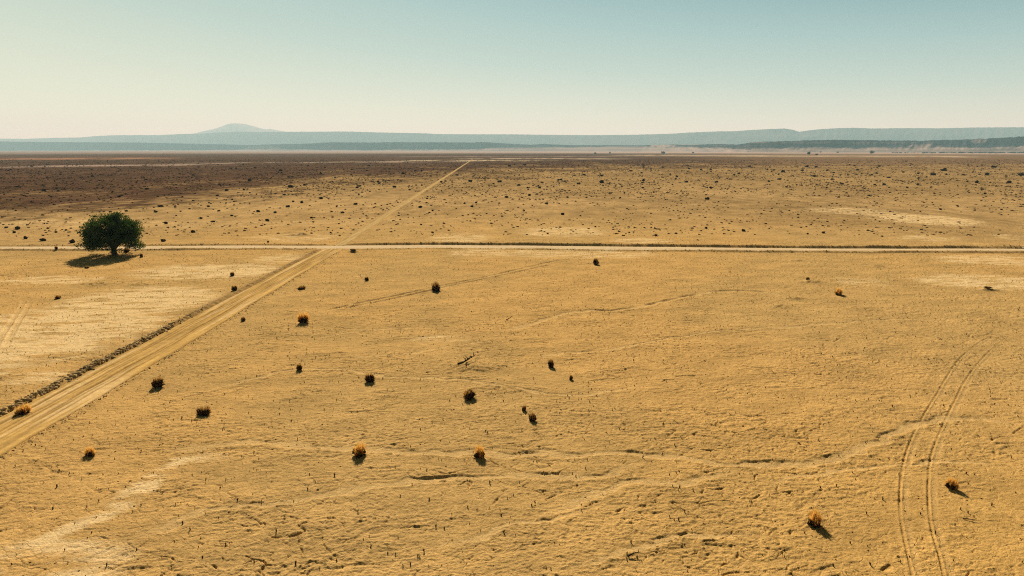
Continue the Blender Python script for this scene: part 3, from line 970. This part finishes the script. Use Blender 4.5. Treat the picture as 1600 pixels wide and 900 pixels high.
MID_PX = [(314, 342, 6), (333, 347, 7), (342, 330, 6), (251, 323, 8), (243, 332, 7), (186, 308, 6), (190, 306, 6), (229, 296, 7), (354, 298, 7), (339, 306, 6), (381, 297, 5), (69, 298, 7), (121, 313, 5), (296, 327, 5), (362, 338, 6), (149, 339, 6), (198, 331, 6), (326, 323, 5), (390, 283, 7), (10, 357, 6), (4, 340, 5),
    (455, 293, 9), (502, 311, 7), (449, 324, 7), (430, 333, 6), (418, 345, 7), (487, 341, 6), (535, 333, 6), (555, 320, 7), (472, 317, 6), (458, 315, 5), (617, 293, 7), (640, 297, 6), (656, 325, 7), (676, 330, 5), (744, 317, 5), (737, 324, 6), (792, 309, 6), (780, 318, 5), (735, 284, 7), (758, 279, 5), (630, 272, 6), (476, 290, 6), (444, 305, 5), (404, 331, 7), (673, 276, 5), (714, 274, 5), (780, 285, 7), (586, 319, 4), (568, 321, 4), (605, 320, 4),
    (827, 306, 6), (843, 294, 6), (810, 290, 6), (854, 319, 6), (887, 309, 5), (969, 310, 5), (904, 288, 7), (940, 286, 9), (1005, 283, 7), (1119, 285, 7), (1072, 285, 6), (1103, 305, 5), (1104, 312, 8), (1002, 271, 5), (1036, 262, 5), (1110, 294, 5), (930, 355, 4), (876, 281, 6), (882, 284, 5),
    (1229, 293, 5), (1315, 288, 6), (1434, 289, 7), (1458, 274, 8), (1526, 286, 8), (1576, 286, 9), (1224, 269, 6), (1253, 267, 6), (1272, 276, 7), (1217, 281, 6), (1534, 296, 6), (1539, 303, 5), (1455, 293, 5), (1417, 294, 5), (1357, 306, 5), (1310, 309, 5), (1378, 370, 4), (1565, 328, 5), (1538, 323, 4), (1389, 278, 6), (1362, 274, 5), (1474, 267, 9), (1553, 262, 9), (1542, 274, 8), (1596, 274, 9), (1382, 289, 6)]
pts = []
for px, py, w in MID_PX:
    x, y = gp(px, py); pts.append((x, y, w * px_size(x, y)))
tries = 0
while len(pts) < 275:
    # thicker on the right and further back, as in the picture
    u = 24 + 100 * random.random() ** 1.7
    a = random.uniform(-20, 1620)
    dens = np.interp(a, [0, 400, 800, 1100, 1600], [.55, .7, .7, .8, 1]) * (1 if u < np.interp(a, [0, 700, 1000, 1600], [110, 95, 60, 60]) else .12)
    if random.random() > dens: continue
    x, y = gp(a, 234 + u)
    if float(fbm(np.array([x / 30]), np.array([y / 70]), 2, 171)[0]) + .45 * random.random() < .12: continue
    if not bool(off_roads(np.array([x]), np.array([y]), 1.0)[0]) or y < 152: continue
    pts.append((x, y, random.uniform(3.2, 5.5) * px_size(x, y) if u < 60 else random.uniform(2.5, 4.5) * px_size(x, y)))
for n, (x, y, w) in enumerate(pts):
    o = link('scrub_bush', FAR_SHRUB[n % 8], None, (x, y, ground_z(x, y)))
    w = max(.5, w) * 1.05
    o.scale = (w * random.uniform(.9, 1.2), w * random.uniform(.85, 1.1), w * random.uniform(.62, .95))
    o.rotation_euler = (0, 0, random.random() * 6.28)
    side = 'left' if x < float(track_x(np.array(y))) else 'right'
    tag(o, f'small dark shrub among the many dotting the far plain {side} of the receding dirt track', 'shrub', 'dark shrubs of the plain beyond the gravel road')

# what nobody could count: the carpet of low scrub beyond
CARPET = [blades(16, .55, .62, .34, .8, 1.0, 300 + s) for s in range(6)]
uu = 15 + 118 * rng.random(95000) ** 1.25
aa = rng.uniform(-120, 1720, 95000)
dd = H * F / uu
x, y = (aa - 800) / F * dd, dd
ok = (y > 150) & off_roads(x, y, .6) & (noise(x / 40, y / 60, 88) + .7 * rng.random(len(x)) > .02)
ok &= (fbm(x / 22, y / 55, 3, 161) + .9 * rng.random(len(x)) > .14)
ok &= rng.random(len(x)) < np.interp(uu, [40, 60, 75, 95], [1, .6, .28, .12])
x, y, uu = x[ok], y[ok], uu[ok]
s = (.22 + .62 * rng.random(len(x)) ** 3.2) * np.interp(y, [150, 400, 1000, 1500], [1, 1.5, 2.6, 3.2])
z, _ = land(x, y, False)
scatter('low_scrub', CARPET, x, y, z, s, rng.random(len(x)) * 6.28, M_SCRUB, 'uncountable specks of low scrub covering the far plain', 'scrub', flat=np.full(len(x), .8))

# ------------------------------------------------------------------ far trees
M_FARTREE = leaf_mat('far_tree_leaf', (.022, .030, .012), (.045, .058, .022), 0, None, .4)
def far_tree(px, py, wpx, hpx, label, seed):
    g = np.random.default_rng(seed)
    x, y = gp(px, py)
    k = px_size(x, y)
    w, hh = wpx * k, hpx * k
    t = empty('far_tree', (x, y, 0))
    tag(t, label, 'tree', 'far trees at the foot of the hills')
    P, Rr = crooked((0, 0, -.3), (.05, 0, 1), hh * .6, w * .05, g, 5, .08)
    link('trunk', mesh_data('trunk', *tube(P, Rr, 6), M_BARK), t)
    V = []
    for c in range(26):
        v = g.normal(0, 1, 3); v /= np.linalg.norm(v)
        c0 = v * np.array([w * .42, w * .42, hh * .33]) * g.random() ** .4 + np.array([0, 0, hh * .60])
        m = 26
        p = c0 + g.normal(0, w * .07, (m, 3))
        d1, d2 = g.normal(0, w * .055, (m, 3)), g.normal(0, w * .055, (m, 3))
        V.append(np.stack([p - d1, p + d2, p + d1, p - d2], 1).reshape(-1, 3))
    V = np.vstack(V); V[:, 2] = np.maximum(V[:, 2], hh * .12)
    link('crown', mesh_data('crown', V, np.arange(len(V)).reshape(-1, 4), M_FARTREE), t)

for n, (px, py, w, h_, label) in enumerate([
    (1264, 242.5, 5.5, 5, 'distant dark tree on the right horizon, left of a pair'),
    (1276, 243.0, 4.2, 3, 'distant low dark tree on the right horizon, right of a pair'),
    (1362, 240.2, 7.0, 4.4, 'widest distant tree at the foot of the dark hills on the right'),
    (1036, 240.6, 6.0, 3.4, 'distant bushy tree below the sandy ridge right of centre'),
    (1083, 239.6, 3.4, 2.0, 'distant small tree right of the bushy one below the sandy ridge'),
    (930, 240.8, 4.0, 2.4, 'distant low tree at the left end of the scattered far trees'),
    (953, 240.2, 3.0, 2.8, 'distant slender tree second from the left end of the far trees'),
    (1282, 238.6, 3.0, 2.0, 'distant tiny tree above the gap of the pair on the right horizon'),
    (1309, 239.0, 3.6, 1.8, 'distant flat tree between the pair and the widest tree')]):
    far_tree(px, py, w, h_, label, 40 + n)

# thicket line in front of the hills on the right
def build_thicket():
    n = 260
    a = 1380 + 330 * rng.random(n) ** .9
    u = 4.9 + rng.normal(0, .25, n)
    d = H * F / u
    x, y = (a - 800) / F * d, d
    s = rng.uniform(6, 15, n) * np.interp(a, [1380, 1500, 1700], [.7, 1.1, 1.2])
    scatter('far_thicket', [far_clump(s_) for s_ in range(5)], x, y, np.zeros(n), s, rng.random(n) * 6.28, M_FARTREE, 'dark line of distant thicket in front of the hills on the right', 'thicket', flat=np.full(n, .5))
def far_clump(seed):
    g = np.random.default_rng(seed + 77)
    m = 60
    p = g.normal(0, 1, (m, 3)); p /= np.linalg.norm(p, axis=1)[:, None]
    p = p * np.array([.6, .6, .42]) * g.random((m, 1)) ** .3 + np.array([0, 0, .42])
    d1, d2 = g.normal(0, .12, (m, 3)), g.normal(0, .12, (m, 3))
    V = np.stack([p - d1, p + d2, p + d1, p - d2], 1).reshape(-1, 3)
    V[:, 2] = np.maximum(V[:, 2], 0)
    return V, np.arange(len(V)).reshape(-1, 4)
build_thicket()

# ------------------------------------------------------------------ hills
def hill_mat(name):
    m, nt, b = new_mat(name)
    N, L = nt.nodes.new, nt.links.new
    at = N('ShaderNodeAttribute'); at.attribute_name = 'Col'
    L(at.outputs['Color'], b.inputs['Base Color'])
    return m
M_HILL = hill_mat('bare_rock')

def hills(name, sky, dist, depth, base_col, sand_col, sand, label, cat, seed, gul=1.0, n=1500, rough=.05, terr=0.0, fan=None):
    """a ridge standing on the plain: its crest follows azimuth / height pairs, its flanks are cut by gullies"""
    sx = np.array([p[0] for p in sky], float); sy = np.array([p[1] for p in sky], float)
    ax = np.linspace(sx[0], sx[-1], n)
    top = np.interp(ax, sx, sy)
    dst = np.interp(ax, [p[0] for p in dist], [p[1] for p in dist])
    m = 46
    s = np.linspace(0, 1, m)
    A, Sg = np.meshgrid(ax, s, indexing='ij')
    Dc, T = dst[:, None], top[:, None]
    # crest height over the plain at the crest's own distance
    th = (A - 800) / F
    Hc = H + (234 - T) / F * Dc
    crest = .55
    gx = A * Dc / F                                             # metres along the ridge
    warp = noise(gx / (depth * .35), Sg * 2, seed)
    r1 = 1 - np.abs(noise(gx / (depth * .16) + .6 * warp, Sg * 1.6, seed + 1)) * 1.7
    r2 = 1 - np.abs(noise(gx / (depth * .06) + .4 * warp, Sg * 3.2, seed + 2)) * 1.7
    up = np.clip(Sg / crest, 0, 1)
    prof = up ** .8
    if terr:
        prof = prof * (1 - terr) + terr * sstep(.25, .62, up + .12 * warp)
    if fan:
        fr = np.interp(A, [p[0] for p in fan], [p[1] for p in fan]) * (1 + .25 * noise(gx / (depth * .5), Sg * 0, seed + 9))
        prof = np.where(up < .5, fr * (up / .5), fr + (1 - fr) * sstep(.48, 1.0, up + .05 * warp))
    dn = np.clip((Sg - crest) / (1 - crest), 0, 1)
    prof = np.where(Sg > crest, 1 - dn ** 1.4, prof)
    flank = np.sin(np.clip(up, 0, 1) * math.pi) * (Sg <= crest)
    hgt = Hc * prof * (1 + gul * flank * (.34 * (r1 - .5) + .18 * (r2 - .5)))
    cr = np.exp(-((Sg - crest) / .10) ** 2)
    hgt += Hc * rough * cr * (noise(gx / (depth * .05), Sg * 0, seed + 3) + .6 * noise(gx / (depth * .018), Sg * 0, seed + 4))
    Dist = Dc + (Sg - crest) * depth * (1 + .15 * warp)
    X, Y = th * Dist, Dist
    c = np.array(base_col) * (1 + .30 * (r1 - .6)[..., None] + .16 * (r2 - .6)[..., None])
    for px, py, wx, wy, st in sand:
        hp = (H + (234 - py) / F * Dc)
        q = ((A - px) / wx) ** 2 + ((hgt - hp) / (wy / F * Dc)) ** 2
        k = (np.clip((1.2 - q + .6 * noise(gx / (depth * .08), Sg * 5, seed + 7)) * 1.6, 0, 1) * st)[..., None]
        c = c * (1 - k) + np.array(sand_col) * k
    if fan:
        hf = hgt / np.maximum(Hc, 1) + .10 * noise(gx / (depth * .10), Sg * 6, seed + 8) + .06 * noise(gx / (depth * .03), Sg * 14, seed + 10)
        k = (sstep(fr * 1.2, fr * .7, hf) * (.72 + .5 * noise(gx / (depth * .25), Sg * 7, seed + 13)))[..., None]
        k = np.clip(k, 0, 1)
        c = c * (1 - k) + np.array(sand_col) * k
        lay = (sstep(.25, .5, noise(gx / (depth * .6), hf * 9, seed + 12)) * sstep(fr, fr + .1, hf) * .22)[..., None]
        c = c * (1 - lay) + np.array(sand_col) * .7 * lay
    foot = (sstep(.14, .02, up) * .5)[..., None]
    c = c * (1 - foot) + np.array(sand_col) * foot
    Z = hgt - 1.5
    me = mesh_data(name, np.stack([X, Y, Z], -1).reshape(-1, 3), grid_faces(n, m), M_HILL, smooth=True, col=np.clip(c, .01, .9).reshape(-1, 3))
    tag(link(name, me), label, cat, kind='structure')

hills('mesa_hills',
    [(-260, 221), (0, 221), (60, 222), (130, 222.5), (230, 223), (300, 224.5), (370, 226), (400, 227), (420, 226), (440, 225.5), (470, 225), (500, 224), (520, 222.5), (590, 223), (620, 222.3), (660, 222.6), (690, 222.5), (740, 223), (755, 222), (770, 223), (800, 225), (830, 226.3), (850, 225), (875, 226.5), (900, 227), (930, 227.2), (1000, 227), (1040, 226), (1080, 226), (1120, 225.2), (1145, 226), (1170, 222), (1190, 221.5), (1220, 221), (1250, 219.5), (1290, 219), (1320, 219), (1380, 219.7), (1430, 220.2), (1450, 219), (1480, 219), (1510, 217.6), (1540, 216), (1570, 214.2), (1600, 214), (1700, 214), (1900, 215)],
    [(-260, 14500), (0, 14000), (400, 12500), (520, 10500), (800, 9500), (1000, 8000), (1160, 5600), (1900, 5000)], 700,
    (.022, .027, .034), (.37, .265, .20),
    [(420, 231, 26, 3.2, .9), (375, 234, 50, 1.6, .7), (520, 231, 14, 3.5, .5), (727, 228.5, 6, 1.2, .7), (1030, 228, 20, 2.0, .8), (1070, 225.5, 22, 1.2, .6), (980, 233, 110, 4.5, .55), (1430, 229, 22, 4, .6), (1460, 233, 50, 3, .6), (1590, 231, 22, 3, .6), (1515, 221, 14, 3, .4), (1180, 222.5, 16, .8, .4), (880, 233, 110, 3.5, .45), (1300, 223.5, 180, .8, .35)],
    'low dark broken mesa hills running along the edge of the plain', 'hills', 11, .7, 2400, .032, .4,
    [(-260, .06), (0, .06), (380, .12), (430, .28), (500, .17), (700, .18), (760, .28), (850, .52), (950, .66), (1100, .6), (1160, .36), (1350, .36), (1440, .42), (1600, .34), (1900, .34)])

hills('tableland',
    [(-300, 218), (0, 217), (60, 217.5), (100, 216), (140, 215.5), (170, 213), (200, 212), (230, 212), (260, 212), (290, 210.5), (330, 209.5), (350, 208), (380, 207), (460, 207), (550, 206.5), (600, 208), (660, 209), (690, 210.5), (800, 210.8), (860, 211.5), (920, 212), (980, 211.5), (1040, 210), (1070, 208), (1110, 206.5), (1140, 206), (1160, 204.5), (1190, 203), (1215, 202), (1228, 204), (1238, 207), (1250, 205), (1270, 203), (1295, 201.5), (1320, 201), (1350, 202), (1400, 201.5), (1450, 201.7), (1500, 200.6), (1600, 200), (1900, 199)],
    [(-300, 25000), (0, 24500), (150, 23000), (400, 20500), (800, 18500), (1200, 16000), (1900, 15000)], 1700,
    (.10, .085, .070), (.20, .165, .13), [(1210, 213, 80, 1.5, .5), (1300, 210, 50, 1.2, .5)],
    'long flat hazy blue tableland behind the mesa hills', 'hills', 23, .14, 1800, .008)

hills('mountain',
    [(285, 214), (300, 212), (315, 209.5), (330, 206), (345, 203), (355, 200), (365, 196.5), (372, 194.5), (385, 194.5), (395, 195.5), (405, 198), (418, 202), (425, 203), (432, 202.5), (445, 205), (460, 207.5), (480, 210), (500, 213)],
    [(285, 29000), (500, 29000)], 3600,
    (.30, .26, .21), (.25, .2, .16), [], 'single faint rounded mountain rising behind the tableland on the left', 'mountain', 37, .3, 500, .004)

# ------------------------------------------------------------------ air
def build_haze():
    x0, x1, y0, y1, z0, z1 = -39500, 39500, -39500, 39500, -2.0, 1150
    V = [(x0, y0, z0), (x1, y0, z0), (x1, y1, z0), (x0, y1, z0), (x0, y0, z1), (x1, y0, z1), (x1, y1, z1), (x0, y1, z1)]
    Q = [(0, 3, 2, 1), (4, 5, 6, 7), (0, 1, 5, 4), (1, 2, 6, 5), (2, 3, 7, 6), (3, 0, 4, 7)]
    m = bpy.data.materials.new('air')
    m.use_nodes = True
    nt = m.node_tree
    nt.nodes.remove(nt.nodes['Principled BSDF'])
    v = nt.nodes.new('ShaderNodeVolumePrincipled')
    v.inputs['Color'].default_value = (.58, .94, .98, 1)
    v.inputs['Absorption Color'].default_value = (1, 1, 1, 1)
    v.inputs['Density'].default_value = 5.5e-5
    v.inputs['Anisotropy'].default_value = .08
    nt.links.new(v.outputs[0], nt.nodes['Material Output'].inputs['Volume'])
    me = mesh_data('haze', np.array(V, float), np.array(Q), m)
    tag(link('haze', me), 'pale dusty air that fades the far hills', 'haze', kind='stuff')
build_haze()

# ------------------------------------------------------------------ sky and sun
W = bpy.data.worlds.new('World')
S.world = W
W.use_nodes = True
W.cycles.sampling_method = 'NONE'
nt = W.node_tree
N, L = nt.nodes.new, nt.links.new
bg = nt.nodes['Background']
sky = N('ShaderNodeTexSky')
sky.sky_type = 'NISHITA'
sky.sun_disc = False
sky.sun_elevation = rad(SUN_EL)
sky.sun_rotation = rad(SUN_AZ)
sky.altitude = 2300
sky.air_density = 1.0
sky.dust_density = 1.5
sky.ozone_density = 1.0
tc = N('ShaderNodeTexCoord')
sp = N('ShaderNodeSeparateXYZ')
L(tc.outputs['Generated'], sp.inputs[0])
def math_(op, a, b):
    n = N('ShaderNodeMath'); n.operation = op
    for i, v in enumerate((a, b)):
        if isinstance(v, (int, float)): n.inputs[i].default_value = v
        else: L(v, n.inputs[i])
    return n.outputs[0]
side = math_('ADD', math_('MULTIPLY', sp.outputs['X'], .85), 1.06)
t = math_('MULTIPLY', math_('MAXIMUM', sp.outputs['Z'], 0.0), side)
rp = N('ShaderNodeValToRGB')
L(t, rp.inputs[0])
els = [(0.0, (.56, .58, .36)), (.03, (.485, .525, .36)), (.07, (.395, .44, .335)), (.12, (.29, .37, .315)), (.2, (.195, .298, .288)), (.31, (.088, .188, .213)), (.36, (.028, .07, .085)), (.5, (.008, .018, .026)), (1.0, (.004, .010, .016))]
cr = rp.color_ramp
while len(cr.elements) < len(els): cr.elements.new(.5)
for e, (p, c) in zip(cr.elements, els):
    e.position = p; e.color = (*c, 1)
mixn = N('ShaderNodeMix'); mixn.data_type = 'RGBA'; mixn.blend_type = 'MIX'
mixn.inputs[0].default_value = .05
sc = N('ShaderNodeVectorMath'); sc.operation = 'SCALE'; sc.inputs['Scale'].default_value = 10.0
L(rp.outputs[0], sc.inputs[0])
L(sc.outputs[0], mixn.inputs[6]); L(sky.outputs[0], mixn.inputs[7])
back = N('ShaderNodeMapRange')
back.inputs['From Min'].default_value = -.35; back.inputs['From Max'].default_value = .45
back.inputs['To Min'].default_value = .15; back.inputs['To Max'].default_value = 1.0
L(sp.outputs['Y'], back.inputs['Value'])
sc2 = N('ShaderNodeVectorMath'); sc2.operation = 'SCALE'
L(mixn.outputs[2], sc2.inputs[0]); L(back.outputs[0], sc2.inputs['Scale'])
L(sc2.outputs[0], bg.inputs['Color'])
bg.inputs['Strength'].default_value = .1

sun = bpy.data.lights.new('sun', 'SUN')
sun.energy = 5.0
sun.angle = rad(.5)
sun.color = (1.0, .935, .80)
so = bpy.data.objects.new('sun', sun)
COL.objects.link(so)
e, a = rad(SUN_EL), rad(SUN_AZ)
from mathutils import Vector
dirv = Vector((math.sin(a) * math.cos(e), math.cos(a) * math.cos(e), math.sin(e)))
so.rotation_euler = dirv.to_track_quat('Z', 'Y').to_euler()
so.location = (0, 0, 60)
